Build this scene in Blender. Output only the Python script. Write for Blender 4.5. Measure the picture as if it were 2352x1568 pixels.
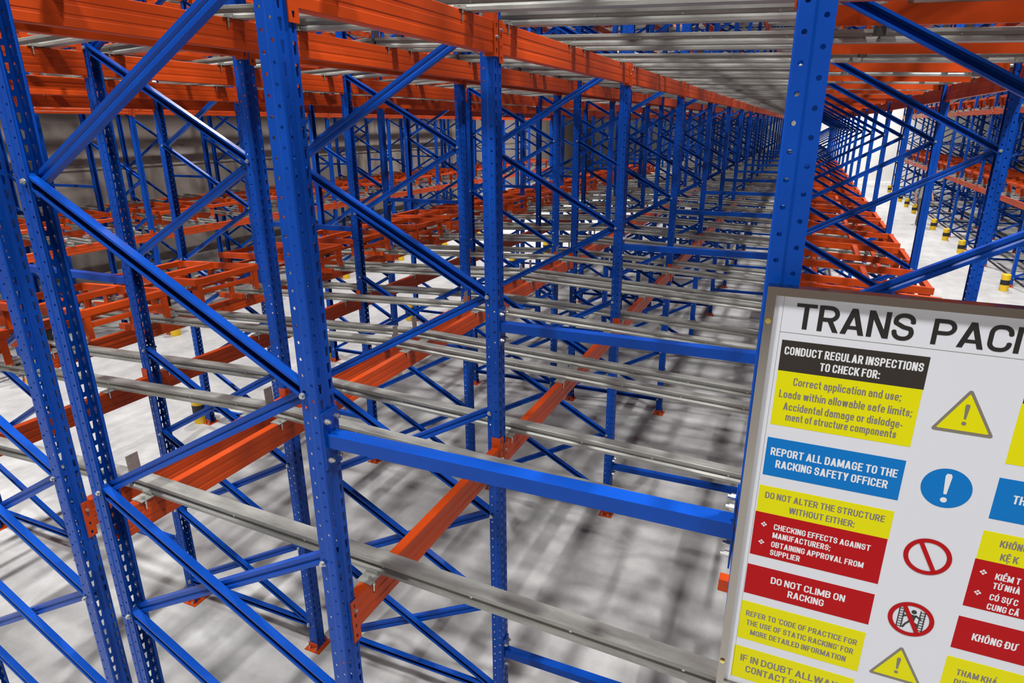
import bpy, math, random
from mathutils import Vector, Matrix
from mathutils.geometry import delaunay_2d_cdt
from math import sin, cos, pi, radians

for o in list(bpy.data.objects):
    bpy.data.objects.remove(o)
S = bpy.context.scene
C = S.collection
random.seed(4)

# ------------------------------------------------------------------ camera
CAMZ = 3.365
cam_d = bpy.data.cameras.new('camera')
cam_d.sensor_width = 36.0
cam_d.lens = 1478.4938 / 2352 * 36.0
cam_d.clip_start = 0.02
cam_d.clip_end = 200
cam = bpy.data.objects.new('camera', cam_d)
C.objects.link(cam)
yaw, pit, roll = -.4155, -.3222, -.0076
fwd = Vector((sin(yaw) * cos(pit), cos(yaw) * cos(pit), sin(pit)))
rt = Vector((cos(yaw), -sin(yaw), 0))
up = rt.cross(fwd)
rt2 = rt * cos(roll) + up * sin(roll)
up2 = -rt * sin(roll) + up * cos(roll)
M = Matrix((rt2, up2, -fwd)).transposed().to_4x4()
M.translation = (0, 0, CAMZ)
cam.matrix_world = M
S.camera = cam

# ------------------------------------------------------------------ view, world, lamps
S.view_settings.view_transform = 'Standard'
S.view_settings.look = 'None'
S.view_settings.gamma = 1
S.view_settings.use_curve_mapping = False
S.view_settings.exposure = 0.0
W = bpy.data.worlds.new('world')
S.world = W
W.use_nodes = True
bg = W.node_tree.nodes['Background']
bg.inputs[0].default_value = (1.0, .97, .95, 1)
bg.inputs[1].default_value = .008


def lamp(x, y, z, sx, sy, power, target=None, spread=180):
    d = bpy.data.lights.new('high_bay_or_fill_lamp', 'AREA')
    d.shape = 'RECTANGLE'
    d.size, d.size_y = sx, sy
    d.energy = power
    d.spread = radians(spread)
    d.color = (1, .99, .975)
    o = bpy.data.objects.new('high_bay_or_fill_lamp', d)
    C.objects.link(o)
    o.location = (x, y, z)
    if target:
        o.rotation_euler = (Vector(target) - o.location).to_track_quat('-Z', 'Y').to_euler()


S.cycles.diffuse_bounces = 1
LAMP = 1000
LZ = 11.4
for y in (3.4, 13.0, 22.5, 32.0, 41.0):
    lamp(2.7, y, LZ, .2, 1.0, LAMP * (1.3 if y < 5 else .62), None, 180 if y < 5 else 105)       # right aisle
for y in (1.2, 11.0, 21.0, 31.0):
    lamp(-7.9, y, LZ, .2, 1.0, LAMP * (1.4 if y < 5 else 1.0), None, 180 if y < 15 else 110)      # left aisle
lamp(-2.9, -1.6, LZ, .2, 1.0, LAMP * 1.0)       # cross aisle in front of the racks
lamp(2.4, -1.2, LZ, .2, 1.0, LAMP * .6)  # fill light added to brighten the near beam and post faces
lamp(2.7, 42.6, 11.0, .4, 1.0, LAMP * .22, (2.9, 46.6, 3.2), 50)  # added spot without a fixture, aimed to brighten the far wall


# ------------------------------------------------------------------ materials
def mat(name, col, rough=.5, metal=0.0, coat=0.0, noise=0.0, nscale=8.0, bump=0.0, bscale=60.0, stretch=None, spec=.5):
    m = bpy.data.materials.new(name)
    m.use_nodes = True
    nt = m.node_tree
    p = nt.nodes['Principled BSDF']
    p.inputs['Roughness'].default_value = rough
    p.inputs['Metallic'].default_value = metal
    p.inputs['Coat Weight'].default_value = coat
    p.inputs['Coat Roughness'].default_value = .12
    p.inputs['Specular IOR Level'].default_value = spec
    p.inputs['Base Color'].default_value = (*col, 1)
    if noise or bump:
        tc = nt.nodes.new('ShaderNodeTexCoord')
        mp = nt.nodes.new('ShaderNodeMapping')
        if stretch:
            mp.inputs['Scale'].default_value = stretch
        nt.links.new(tc.outputs['Object'], mp.inputs['Vector'])
    if noise:
        n = nt.nodes.new('ShaderNodeTexNoise')
        n.inputs['Scale'].default_value = nscale
        n.inputs['Detail'].default_value = 5
        n.inputs['Roughness'].default_value = .65
        nt.links.new(mp.outputs[0], n.inputs['Vector'])
        r = nt.nodes.new('ShaderNodeValToRGB')
        a, b = 1 - noise, 1 + noise
        r.color_ramp.elements[0].position = .32
        r.color_ramp.elements[1].position = .68
        r.color_ramp.elements[0].color = (col[0] * a, col[1] * a, col[2] * a, 1)
        r.color_ramp.elements[1].color = (min(1, col[0] * b), min(1, col[1] * b), min(1, col[2] * b), 1)
        nt.links.new(n.outputs[0], r.inputs[0])
        nt.links.new(r.outputs[0], p.inputs['Base Color'])
        mr = nt.nodes.new('ShaderNodeMapRange')
        mr.inputs[3].default_value = max(.03, rough - .1)
        mr.inputs[4].default_value = min(1, rough + .12)
        nt.links.new(n.outputs[0], mr.inputs[0])
        nt.links.new(mr.outputs[0], p.inputs['Roughness'])
    if bump:
        n2 = nt.nodes.new('ShaderNodeTexNoise')
        n2.inputs['Scale'].default_value = bscale
        n2.inputs['Detail'].default_value = 3
        nt.links.new(mp.outputs[0], n2.inputs['Vector'])
        bp = nt.nodes.new('ShaderNodeBump')
        bp.inputs['Strength'].default_value = bump
        bp.inputs['Distance'].default_value = .002
        nt.links.new(n2.outputs[0], bp.inputs['Height'])
        nt.links.new(bp.outputs[0], p.inputs['Normal'])
    return m


BLUE = mat('blue_paint', (.002, .058, .37), .34, 0, .06, .10, 5, .06, 40, None, .16)
ORANGE = mat('orange_paint', (.50, .053, .003), .44, 0, .04, .14, 6, .05, 40, (1, .15, 1), .3)
GALV = mat('galvanised_steel', (.34, .34, .315), .47, .45, 0, .22, 22, .10, 90, (.25, 1, 1))
GALVD = mat('galvanised_steel_dull', (.30, .26, .24), .5, .5, 0, .2, 30)
ZINC = mat('zinc_bolt', (.50, .50, .48), .34, .8)
STAIN = mat('stainless_steel', (.34, .315, .28), .12, 1.0)
YEL = mat('yellow_plastic', (.80, .50, .01), .4, 0, .1, .06, 12)
BLK = mat('black_rubber', (.012, .012, .012), .6)
WHITE = mat('white_print', (.74, .76, .82), .35, 0, 0, 0, 8, 0, 60, None, .3)
P_BLK = mat('black_print', (.012, .011, .010), .35)
P_DK = mat('charcoal_print', (.040, .034, .028), .4, 0, 0, 0, 8, 0, 60, None, .12)
P_YEL = mat('yellow_print', (.78, .74, .002), .4, 0, 0, 0, 8, 0, 60, None, .12)
P_RED = mat('red_print', (.46, .004, .007), .4, 0, 0, 0, 8, 0, 60, None, .12)
P_BLU = mat('blue_print', (.003, .18, .56), .4, 0, 0, 0, 8, 0, 60, None, .12)
P_GRY = mat('grey_print', (.21, .19, .15), .4)
P_WHT = mat('white_lettering', (.80, .81, .84), .35)
BRASS = mat('brass_screw', (.75, .60, .20), .2, 1.0)
SKIN = mat('skin', (.42, .22, .15), .55)
HAIR = mat('hair', (.02, .015, .012), .6)
SHIRT = mat('grey_shirt', (.34, .33, .30), .8)
TROUS = mat('grey_trousers', (.09, .10, .10), .8)
SHOE = mat('dark_shoe', (.02, .02, .02), .5)


def floor_material():
    m = mat('polished_concrete', (.5, .5, .5), .5)
    nt = m.node_tree
    p = nt.nodes['Principled BSDF']
    tc = nt.nodes.new('ShaderNodeTexCoord')

    def noise(scale, detail, rough, sx=1, sy=1):
        mp = nt.nodes.new('ShaderNodeMapping')
        mp.inputs['Scale'].default_value = (sx, sy, 1)
        nt.links.new(tc.outputs['Object'], mp.inputs[0])
        n = nt.nodes.new('ShaderNodeTexNoise')
        n.inputs['Scale'].default_value = scale
        n.inputs['Detail'].default_value = detail
        n.inputs['Roughness'].default_value = rough
        nt.links.new(mp.outputs[0], n.inputs['Vector'])
        return n
    n1, n2, n3 = noise(.9, 6, .6), noise(7, 8, .7), noise(3, 9, .75, 1, .35)
    mx = nt.nodes.new('ShaderNodeMix')
    mx.data_type = 'FLOAT'
    mx.inputs[0].default_value = .45
    nt.links.new(n1.outputs[0], mx.inputs[2])
    nt.links.new(n2.outputs[0], mx.inputs[3])
    mx2 = nt.nodes.new('ShaderNodeMix')
    mx2.data_type = 'FLOAT'
    mx2.inputs[0].default_value = .3
    nt.links.new(mx.outputs[0], mx2.inputs[2])
    nt.links.new(n3.outputs[0], mx2.inputs[3])
    r = nt.nodes.new('ShaderNodeValToRGB')
    r.color_ramp.elements[0].position = .36
    r.color_ramp.elements[1].position = .64
    r.color_ramp.elements[0].color = (.33, .328, .325, 1)
    r.color_ramp.elements[1].color = (.56, .556, .55, 1)
    nt.links.new(mx2.outputs[0], r.inputs[0])
    nt.links.new(r.outputs[0], p.inputs['Base Color'])
    mr = nt.nodes.new('ShaderNodeMapRange')
    mr.inputs[3].default_value = .32
    mr.inputs[4].default_value = .6
    nt.links.new(n2.outputs[0], mr.inputs[0])
    nt.links.new(mr.outputs[0], p.inputs['Roughness'])
    return m


FLOOR = floor_material()
WALLM = mat('painted_wall', (.60, .58, .55), .8, 0, 0, .06, .6)
WALLB = mat('beige_wall', (.27, .225, .20), .85, 0, 0, .10, .9, 0, 60, (1, 1, .15))


# ------------------------------------------------------------------ mesh building
class MB:
    def __init__(self):
        self.v, self.f, self.m = [], [], []
        self.mats = []

    def mi(self, m):
        if m not in self.mats:
            self.mats.append(m)
        return self.mats.index(m)

    def add(self, vs, fs, m):
        b = len(self.v)
        k = self.mi(m)
        self.v += [tuple(x) for x in vs]
        for f in fs:
            self.f.append([b + i for i in f])
            self.m.append(k)

    def box(self, a, b, m, ch=0.0):
        x0, y0, z0 = a
        x1, y1, z1 = b
        if ch:
            pts = [(x0 + ch, z0), (x1 - ch, z0), (x1, z0 + ch), (x1, z1 - ch), (x1 - ch, z1), (x0 + ch, z1), (x0, z1 - ch), (x0, z0 + ch)]
            self.prism(pts, (0, y0, 0), (1, 0, 0), (0, 0, 1), (0, y1 - y0, 0), m)
            return
        vs = [(x0, y0, z0), (x1, y0, z0), (x1, y1, z0), (x0, y1, z0), (x0, y0, z1), (x1, y0, z1), (x1, y1, z1), (x0, y1, z1)]
        self.add(vs, [(0, 3, 2, 1), (4, 5, 6, 7), (0, 1, 5, 4), (1, 2, 6, 5), (2, 3, 7, 6), (3, 0, 4, 7)], m)

    def prism(self, pts, o, ax, ay, az, m, caps=True):
        o, ax, ay, az = Vector(o), Vector(ax), Vector(ay), Vector(az)
        n = len(pts)
        if ax.cross(ay).dot(az) < 0:
            pts = pts[::-1]
        # make the outline counter-clockwise seen from +az
        ar = sum(pts[i][0] * pts[(i + 1) % n][1] - pts[(i + 1) % n][0] * pts[i][1] for i in range(n))
        if (ar < 0) == (ax.cross(ay).dot(az) > 0):
            pts = pts[::-1]
        lo = [o + ax * p[0] + ay * p[1] for p in pts]
        hi = [q + az for q in lo]
        fs = [(i, (i + 1) % n, n + (i + 1) % n, n + i) for i in range(n)]
        if caps:
            fs += [tuple(range(n - 1, -1, -1)), tuple(range(n, 2 * n))]
        self.add(lo + hi, fs, m)

    def cyl(self, c, ax, r, m, n=12, r2=None):
        c, ax = Vector(c), Vector(ax)
        w = ax.normalized()
        u = w.orthogonal().normalized()
        v = w.cross(u)
        r2 = r if r2 is None else r2
        lo = [c + (u * cos(2 * pi * i / n) + v * sin(2 * pi * i / n)) * r for i in range(n)]
        hi = [c + ax + (u * cos(2 * pi * i / n) + v * sin(2 * pi * i / n)) * r2 for i in range(n)]
        self.add(lo + hi, [(i, (i + 1) % n, n + (i + 1) % n, n + i) for i in range(n)] + [tuple(range(n - 1, -1, -1)), tuple(range(n, 2 * n))], m)

    def mesh(self, name):
        me = bpy.data.meshes.new(name)
        me.from_pydata(self.v, [], self.f)
        for m in self.mats:
            me.materials.append(m)
        me.polygons.foreach_set('material_index', self.m)
        me.update()
        return me

    def transformed(self, mx):
        self.v = [tuple(mx @ Vector(p)) for p in self.v]
        return self

    def merge(self, other, mx=None):
        b = len(self.v)
        idx = [self.mi(m) for m in other.mats]
        self.v += [tuple(mx @ Vector(p)) for p in other.v] if mx is not None else list(other.v)
        self.f += [[b + i for i in f] for f in other.f]
        self.m += [idx[k] for k in other.m]


def obj(name, me, parent=None, loc=(0, 0, 0), rot=(0, 0, 0)):
    o = bpy.data.objects.new(name, me)
    C.objects.link(o)
    o.location = loc
    o.rotation_euler = rot
    if parent:
        o.parent = parent
    return o


def tag(o, label, cat, group=None, kind=None):
    o['label'] = label
    o['category'] = cat
    if group:
        o['group'] = group
    if kind:
        o['kind'] = kind
    return o


def structure(o):
    o['kind'] = 'structure'
    return o


ORD = ['first', 'second', 'third', 'fourth', 'fifth', 'sixth', 'seventh', 'eighth', 'ninth', 'tenth', 'eleventh', 'twelfth',
       'thirteenth', 'fourteenth', 'fifteenth', 'sixteenth', 'seventeenth', 'eighteenth', 'nineteenth', 'twentieth']

# ------------------------------------------------------------------ grid of the racking
X1, X2, X3, X5 = -2.681, -2.398, -1.297, 1.089
PD, PW = .066, .078                       # post depth (x) and width (y)
ROWS = [1.381, 2.653] + [4.970 + 2.349 * k for k in range(17)]    # front face of every post row
NR = len(ROWS)
Z0, ZP = 3.202, .600                      # bracing node levels
MIR = -5.08                               # mirror: x -> MIR - x
# frames: left lip x, right lip x
FR = {'D': (.020, 1.078), 'C': (-2.387, -1.310)}
FR['B'] = (MIR - FR['C'][1], MIR - FR['C'][0])
FR['A'] = (MIR - FR['D'][1], MIR - FR['D'][0])
SLOPE = .0409
HB, WB = .126, .042                       # load beam height and width
LIFT = 1.967                              # second level above first


def top_z(x, level):                      # height of beam tops, lanes fall away from the middle gap
    xx = x if x > MIR / 2 else MIR - x
    return 1.863 - SLOPE * (xx + 2.43) + LIFT * level


# ------------------------------------------------------------------ room
FARY = 46.6
mb = MB(); mb.box((-14.2, -9, -.1), (22, FARY + .2, 0), FLOOR)
structure(obj('floor', mb.mesh('floor')))
mb = MB(); mb.box((-14.2, FARY, 0), (22, FARY + .2, 12), WALLM)
structure(obj('wall_far', mb.mesh('wall_far')))
mb = MB()
mb.box((-14.2, -9, 0), (-14.0, FARY, 12), WALLB)
structure(obj('wall_left', mb.mesh('wall_left')))
mb = MB(); mb.box((22, -9, 0), (22.2, FARY, 12), WALLB)
structure(obj('wall_right', mb.mesh('wall_right')))
mb = MB(); mb.box((-14.2, -9.2, 0), (22, -9, 12), WALLB)
structure(obj('wall_near', mb.mesh('wall_near')))
mb = MB(); mb.box((-14.2, -9.2, 12), (22.2, FARY + .2, 12.1), WALLB)
structure(obj('ceiling', mb.mesh('ceiling')))
mb = MB(); mb.box((-13.99, -9, 0), (-13.96, FARY, .35), WALLM)
mb.box((-13.99, -9, 2.55), (-13.97, FARY, 2.60), WALLB)
structure(obj('trim_1', mb.mesh('trim_1')))


# ------------------------------------------------------------------ upright posts
def cell_oct(o, ax, ay, w, p, cx, cy, r):
    """rectangle w x p with a round hole: 8 quads"""
    out, inn = [], []
    o, ax, ay = Vector(o), Vector(ax), Vector(ay)
    bd = [(w, p / 2), (w, p), (cx, p), (0, p), (0, p / 2), (0, 0), (cx, 0), (w, 0)]
    for i, b in enumerate(bd):
        a = i * pi / 4
        inn.append((cx + r * cos(a), cy + r * sin(a)))
        out.append(b)
    vs = [o + ax * q[0] + ay * q[1] for q in out + inn]
    fs = [(i, (i + 1) % 8, 8 + (i + 1) % 8, 8 + i) for i in range(8)]
    return vs, fs


def cell_quad(o, ax, ay, w, p, hole):
    o, ax, ay = Vector(o), Vector(ax), Vector(ay)
    out = [(0, 0), (w, 0), (w, p), (0, p)]
    vs = [o + ax * q[0] + ay * q[1] for q in out + hole]
    return vs, [(i, (i + 1) % 4, 4 + (i + 1) % 4, 4 + i) for i in range(4)]


OUT = [(0, .014), (0, .003), (.030, .003), (.036, 0), (.062, 0), (.066, .004), (.066, .029), (.061, .034), (.061, .044),
       (.066, .049), (.066, .074), (.062, .078), (.036, .078), (.030, .075), (0, .075), (0, .064)]   # sheet outline (u from back lip, v across)
PTOP = 7.92
PITCH = .052


def post_hi():
    mb = MB()
    n = 98                                # perforated part; plain above
    NT = PTOP / PITCH
    for k in range(len(OUT) - 1):
        a, b = OUT[k], OUT[k + 1]
        w = math.hypot(b[0] - a[0], b[1] - a[1])
        ax = ((b[0] - a[0]) / w, (b[1] - a[1]) / w, 0)
        kind = {1: 'h0', 3: 'h1', 5: 's', 9: 's', 11: 'h1', 13: 'h0'}.get(k)
        if kind is None:
            mb.add([(a[0], a[1], 0), (b[0], b[1], 0), (b[0], b[1], PTOP), (a[0], a[1], PTOP)], [(0, 1, 2, 3)], BLUE)
            continue
        mb.add([(a[0], a[1], n * PITCH), (b[0], b[1], n * PITCH), (b[0], b[1], PTOP), (a[0], a[1], PTOP)], [(0, 1, 2, 3)], BLUE)
        for i in range(n):
            o = (a[0], a[1], i * PITCH)
            if kind == 's':
                c = w / 2
                vs, fs = cell_quad(o, ax, (0, 0, 1), w, PITCH, [(c - .0035, .009), (c + .0035, .009), (c + .0065, .041), (c - .0065, .041)])
            else:
                cy = .013 if kind == 'h0' else .039
                vs, fs = cell_oct(o, ax, (0, 0, 1), w, PITCH, w / 2, cy, .0052)
            mb.add(vs, fs, BLUE)
    me = mb.mesh('post_detailed')
    # give the sheet its steel thickness
    tmp = bpy.data.objects.new('tmp', me)
    C.objects.link(tmp)
    wd = tmp.modifiers.new('w', 'WELD'); wd.merge_threshold = .0002
    sd = tmp.modifiers.new('s', 'SOLIDIFY'); sd.thickness = .0022; sd.offset = -1; sd.use_rim = True
    dg = bpy.context.evaluated_depsgraph_get()
    out = bpy.data.meshes.new_from_object(tmp.evaluated_get(dg))
    bpy.data.objects.remove(tmp)
    return out


def lo_outline():
    t = .0025
    return OUT + [(t, .064), (t, .072), (.030, .072), (.036, .0755), (.0635, .0755), (.0635, .049), (.0585, .044), (.0585, .034),
                  (.0635, .029), (.0635, .0025), (.036, .0025), (.030, .006), (t, .006), (t, .014)]


def post_lo_mb(top=PTOP):
    mb = MB()
    mb.prism(lo_outline(), (0, 0, 0), (1, 0, 0), (0, 1, 0), (0, 0, top), BLUE)
    return mb


POST_HI = post_hi()
POST_LO = post_lo_mb().mesh('post_plain')


def base_mb():
    mb = MB()
    mb.box((-.025, -.03, 0), (.095, .108, .006), ORANGE)
    mb.box((-.004, -.006, .006), (.070, -.0025, .055), ORANGE)
    mb.box((-.004, .0805, .006), (.070, .084, .055), ORANGE)
    for p in ((.010, -.016), (.062, .095), (.062, -.016)):
        mb.cyl((p[0], p[1], .006), (0, 0, .022), .007, ZINC, 8)
    return mb


BASE = base_mb().mesh('base_plate')


# ------------------------------------------------------------------ braces
def brace_mb(p0, p1, kind, bolts=False):
    """p0,p1 = (x,z) left and right node, local y positions by kind: A open to the front, B web to the front"""
    mb = MB()
    d = Vector((p1[0] - p0[0], 0, p1[1] - p0[1]))
    L = d.length
    e = d / L
    nrm = Vector((-e.z, 0, e.x))
    h, t = .021, .0022
    if kind == 'A':      # web at y .037, lips at y .008
        y0, y1, sg = .008, .037, 1
    else:                # web at y .0405 with a groove along its middle
        y0, y1, sg = .070, .0405, -1
    pts = [(-h, y1), (-h, y0), (-h + .009, y0), (-h + .009, y0 + sg * t), (-h + t, y0 + sg * t), (-h + t, y1 - sg * t), (-.007, y1 - sg * t), (0, y1 - sg * (t + .006)), (.007, y1 - sg * t),
           (h - t, y1 - sg * t), (h - t, y0 + sg * t), (h - .009, y0 + sg * t), (h - .009, y0), (h, y0), (h, y1), (.008, y1), (0, y1 - sg * .006), (-.008, y1)]
    o = Vector((p0[0], 0, p0[1])) - e * .012
    mb.prism(pts, o, nrm, (0, 1, 0), e * (L + .024), BLUE)
    if bolts:
        for p in (p0, p1):
            mb.merge(bolt_mb(), Matrix.Translation((p[0], 0, p[1])))
    return mb


def bolt_mb():
    mb = MB()
    mb.cyl((0, -.0025, 0), (0, -.003, 0), .0105, ZINC, 12)
    mb.cyl((0, -.0055, 0), (0, -.007, 0), .0075, ZINC, 6)
    mb.cyl((0, -.0025, 0), (0, .0827, 0), .0045, ZINC, 8)
    mb.cyl((0, .0802, 0), (0, .008, 0), .0075, ZINC, 6)
    return mb


BOLT = bolt_mb().mesh('bolt')


def brace_list(width, typ, top=7.9, low=True):
    """nodes local: left lip x=0, right lip x=width"""
    xl, xr = .013 - .013 + .000, width
    xl, xr = -.013, width + .013
    z = lambda j: Z0 + ZP * j
    par = 0 if typ == 1 else 1            # type 1: left nodes on even levels
    out = []
    for j in range(-2, 8):
        # segment between level j and j+1
        left_at_j = (j % 2 == 0) if typ == 1 else (j % 2 != 0)
        if z(j + 1) > top:
            break
        if left_at_j:
            out.append(((xl, z(j)), (xr, z(j + 1)), 'B'))
        else:
            out.append(((xl, z(j + 1)), (xr, z(j)), 'A'))
    if low:
        for j in (-3, -4, -5):
            out.append(((xl, z(j + 1)), (xr, z(j)), 'A'))
            out.append(((xl, z(j)), (xr, z(j + 1)), 'B'))
        out.append(((xl, z(-5) - .01), (xr, z(-5) - .01), 'A'))
    return out


_cache = {}


def frame(x0, x1, y, typ, lod, label, group, name='upright_frame'):
    """x0/x1: lips of left and right post"""
    w = round(x1 - x0, 3)
    bl = brace_list(w, typ)
    if lod == 2:
        key = ('f2', w, typ)
        if key not in _cache:
            mb = MB()
            mb.merge(post_lo_mb(), Matrix.Diagonal((-1, 1, 1, 1)))
            mb.merge(post_lo_mb(), Matrix.Translation((w, 0, 0)))
            for b in bl:
                mb.merge(brace_mb(*b, bolts=True))
            mb.merge(base_mb(), Matrix.Diagonal((-1, 1, 1, 1)))
            mb.merge(base_mb(), Matrix.Translation((w, 0, 0)))
            me = mb.mesh('upright_frame')
            _cache[key] = me
        return tag(obj(name, _cache[key], None, (x0, y, 0)), label, 'rack frame', group)
    root = obj(name, None, None, (x0, y, 0))
    root.empty_display_size = .2
    tag(root, label, 'rack frame', group)
    pm = POST_HI if lod == 0 else POST_LO
    for s, px in ((-1, 0), (1, w)):
        p = obj('post', pm, root, (px, 0, 0))
        p.scale.x = s
        obj('base_plate', BASE, p)
    for b in bl:
        key = ('b', w, b)
        if key not in _cache:
            _cache[key] = brace_mb(*b).mesh('brace')
        obj('brace', _cache[key], root)
    nodes = sorted(set([b[0] for b in bl] + [b[1] for b in bl]))
    for nx, nz in nodes:
        if nz > 5.4 and lod:
            continue
        obj('bolt', BOLT, root, (nx, 0, nz))
    return root


FN = {'A': 'beside the left aisle', 'B': 'just left of the narrow middle gap', 'C': 'just right of the narrow middle gap', 'D': 'in the right-hand line beyond the sign'}
FT = {'A': 1, 'B': 2, 'C': 1, 'D': 2}
for r in range(NR):
    for k in 'ABCD':
        lod = 0 if r <= (3 if k in 'BC' else 2) else (1 if r <= 6 else 2)
        if k == 'A' and r == 0:
            continue
        lab = 'blue braced upright frame, %s row back, %s' % (ORD[r], FN[k])
        frame(FR[k][0], FR[k][1], ROWS[r], FT[k], lod, lab, 'upright frames of the middle rack')


# ------------------------------------------------------------------ load beams
def plate_holes(mb, x, sx, y0, y1, z0, z1, m):
    """connector leg in the plane x (normal sx) with four cut-outs"""
    n = 4
    p = (z1 - z0) / n
    for i in range(n):
        c = (y1 - y0) / 2
        w = .006 if i % 2 == 0 else .0045
        vs, fs = cell_quad((x, y0, z0 + i * p), (0, 1, 0), (0, 0, 1), y1 - y0, p, [(c - w * .6, p * .28), (c + w * .6, p * .28), (c + w, p * .66), (c - w, p * .66)])
        t = Vector((sx * .004, 0, 0))
        mb.add(vs, fs, m)
        mb.add([v + t for v in vs], fs, m)
        b = len(vs)
        rim = [(4, 5, b + 5, b + 4), (5, 6, b + 6, b + 5), (6, 7, b + 7, b + 6), (7, 4, b + 4, b + 7), (0, 3, b + 3, b + 0), (1, 2, b + 2, b + 1)]
        if i == 0:
            rim.append((0, 1, b + 1, b + 0))
        if i == n - 1:
            rim.append((3, 2, b + 2, b + 3))
        mb.add(list(vs) + [v + t for v in vs], rim, m)


def beam_meshes(L, sx):
    """beam along +y, from post face to post face; slot faces at x=0, outward side sx. z=0 at beam top"""
    g = .0022
    H, w = HB, WB
    def X(a):
        return -sx * a
    prof = [(0 + .003, 0), (w - .003, 0), (w, -.003), (w, -.035), (w - g, -.038), (w - g, -.050), (w, -.053), (w, -.080), (w - g, -.083), (w - g, -.092), (w, -.095), (w, -H + .003), (w - .003, -H),
            (.003, -H), (0, -H + .003), (0, -.095), (g, -.092), (g, -.083), (0, -.080), (0, -.053), (g, -.050), (g, -.038), (0, -.035), (0, -.003)]
    prof = [(X(a), b) for a, b in prof]
    b = MB()
    b.prism(prof, (0, .004, 0), (1, 0, 0), (0, 0, 1), (0, L - .008, 0), ORANGE)
    cs = []
    for end in (0, 1):
        c = MB()
        z0, z1 = (-H - .036, .006) if end == 0 else (-H - .012, .055)
        y = 0.001 if end == 0 else L - .005
        xa, xb = sorted((X(-.006), X(w)))
        c.box((xa, y, z0), (xb, y + .004, z1), ORANGE)
        ya, yb = (-.034, .001) if end == 0 else (L - .001, L + .034)
        plate_holes(c, sx * .0025, sx, ya, yb, z0, z1, ORANGE)
        zb = -.045 if end == 0 else -.075
        c.cyl((sx * .0065, (ya + yb) / 2, zb + .012), (sx * .008, 0, 0), .007, ZINC, 6)
        cs.append(c)
    return b, cs


def load_beam(x, sx, y0, y1, ztop, lod, label, group):
    L = round(y1 - y0, 4)
    key = ('lb', L, sx)
    if key not in _cache:
        b, cs = beam_meshes(L, sx)
        al = MB(); al.merge(b); [al.merge(c) for c in cs]
        _cache[key] = (b.mesh('box_section'), [c.mesh('end_connector') for c in cs], al.mesh('load_beam'))
    bm, cm, am = _cache[key]
    if lod:
        return tag(obj('load_beam', am, None, (x, y0, ztop)), label, 'rack beam', group)
    root = obj('load_beam', None, None, (x, y0, ztop))
    tag(root, label, 'rack beam', group)
    obj('box_section', bm, root)
    for c in cm:
        obj('end_connector', c, root)
    return root


# eight lines of posts, slot faces and outward sides, numbered from the right
LINES = [(FR['D'][1] + PD, 1, 'first'), (FR['D'][0] - PD, -1, 'second'), (FR['C'][1] + PD, 1, 'third'), (FR['C'][0] - PD, -1, 'fourth'),
         (FR['B'][1] + PD, 1, 'fifth'), (FR['B'][0] - PD, -1, 'sixth'), (FR['A'][1] + PD, 1, 'seventh'), (FR['A'][0] - PD, -1, 'eighth')]
LV = ['lower', 'upper']
NB_IND = 11
far = MB()
for lv in (0, 1, 2, 3):
    for x, sx, nm in LINES:
        for b in range(NR - 1):
            if nm in ('seventh', 'eighth') and b == 0:
                continue
            y0, y1 = ROWS[b] + PW, ROWS[b + 1]
            xc = x - sx * WB / 2
            zt = top_z(xc, lv)
            if b >= NB_IND or lv > 1:
                L = round(y1 - y0, 4)
                if ('lbm', L, sx) not in _cache:
                    bb, cs = beam_meshes(L, sx)
                    [bb.merge(c) for c in cs]
                    _cache[('lbm', L, sx)] = bb
                far.merge(_cache[('lbm', L, sx)], Matrix.Translation((x, y0, zt)))
            else:
                load_beam(x, sx, y0, y1, zt, 0 if b < 6 else 1,
                          'orange load beam, %s level, %s bay back, %s post line from right' % (LV[lv], ORD[b], nm), 'load beams of the middle rack')
tag(obj('load_beam_run', far.mesh('load_beam_run')), 'orange load beams of the topmost levels and the far end of the rack', 'rack beams', None, 'stuff')

# ------------------------------------------------------------------ lane rails
RH, RW = .056, .037
RP = [(.031, 0), (.032, .001), (.032, .014), (.020, .027), (.020, .038), (.032, .041), (.032, .0545), (.0305, .056)]
RPROF = [(-a, b) for a, b in RP[::-1]]
RPROF = RP + RPROF
RX0, RX1 = -2.530, 1.165
RL = (RX1 - RX0) / cos(math.atan(SLOPE))
TH = math.atan(SLOPE)


def rail_mb():
    mb = MB()
    mb.prism([(a, b) for a, b in RPROF], (0, 0, 0), (0, 1, 0), (0, 0, 1), (RL, 0, 0), GALV)
    for i in range(10):                       # rivets along the groove
        for s in (-1, 1):
            mb.cyl((.22 + i * .36, s * .019, .031), (0, s * .005, 0), .005, ZINC, 8)
    return mb


RAIL = rail_mb().mesh('rail_section')
CLIPX = [-2.43, -1.267, -.034 + .004, 1.122]


def clip_mb():
    mb = MB()
    mb.box((-.030, -.095, -.0005), (.030, -.034, .004), GALV)
    mb.box((-.026, -.045, .004), (.026, -.040, .020), GALV)
    mb.cyl((.012, -.072, .004), (0, 0, .010), .007, ZINC, 6)
    mb.cyl((.027, -.072, -.040), (0, 0, .040), .0035, ZINC, 6)
    mb.cyl((.027, -.072, -.012), (0, 0, .006), .0065, ZINC, 6)
    return mb


CLIP = clip_mb().mesh('mounting_clip')


def stop_mb():
    mb = MB()
    mb.box((-.012, -.028, .0), (-.008, .028, .150), GALVD, 0)
    mb.box((-.012, -.028, -.004), (.05, .028, 0), GALVD)
    mb.cyl((-.0085, 0, .075), (.004, 0, 0), .006, BLK, 8)
    return mb


STOP = stop_mb().mesh('end_stop')


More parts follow.
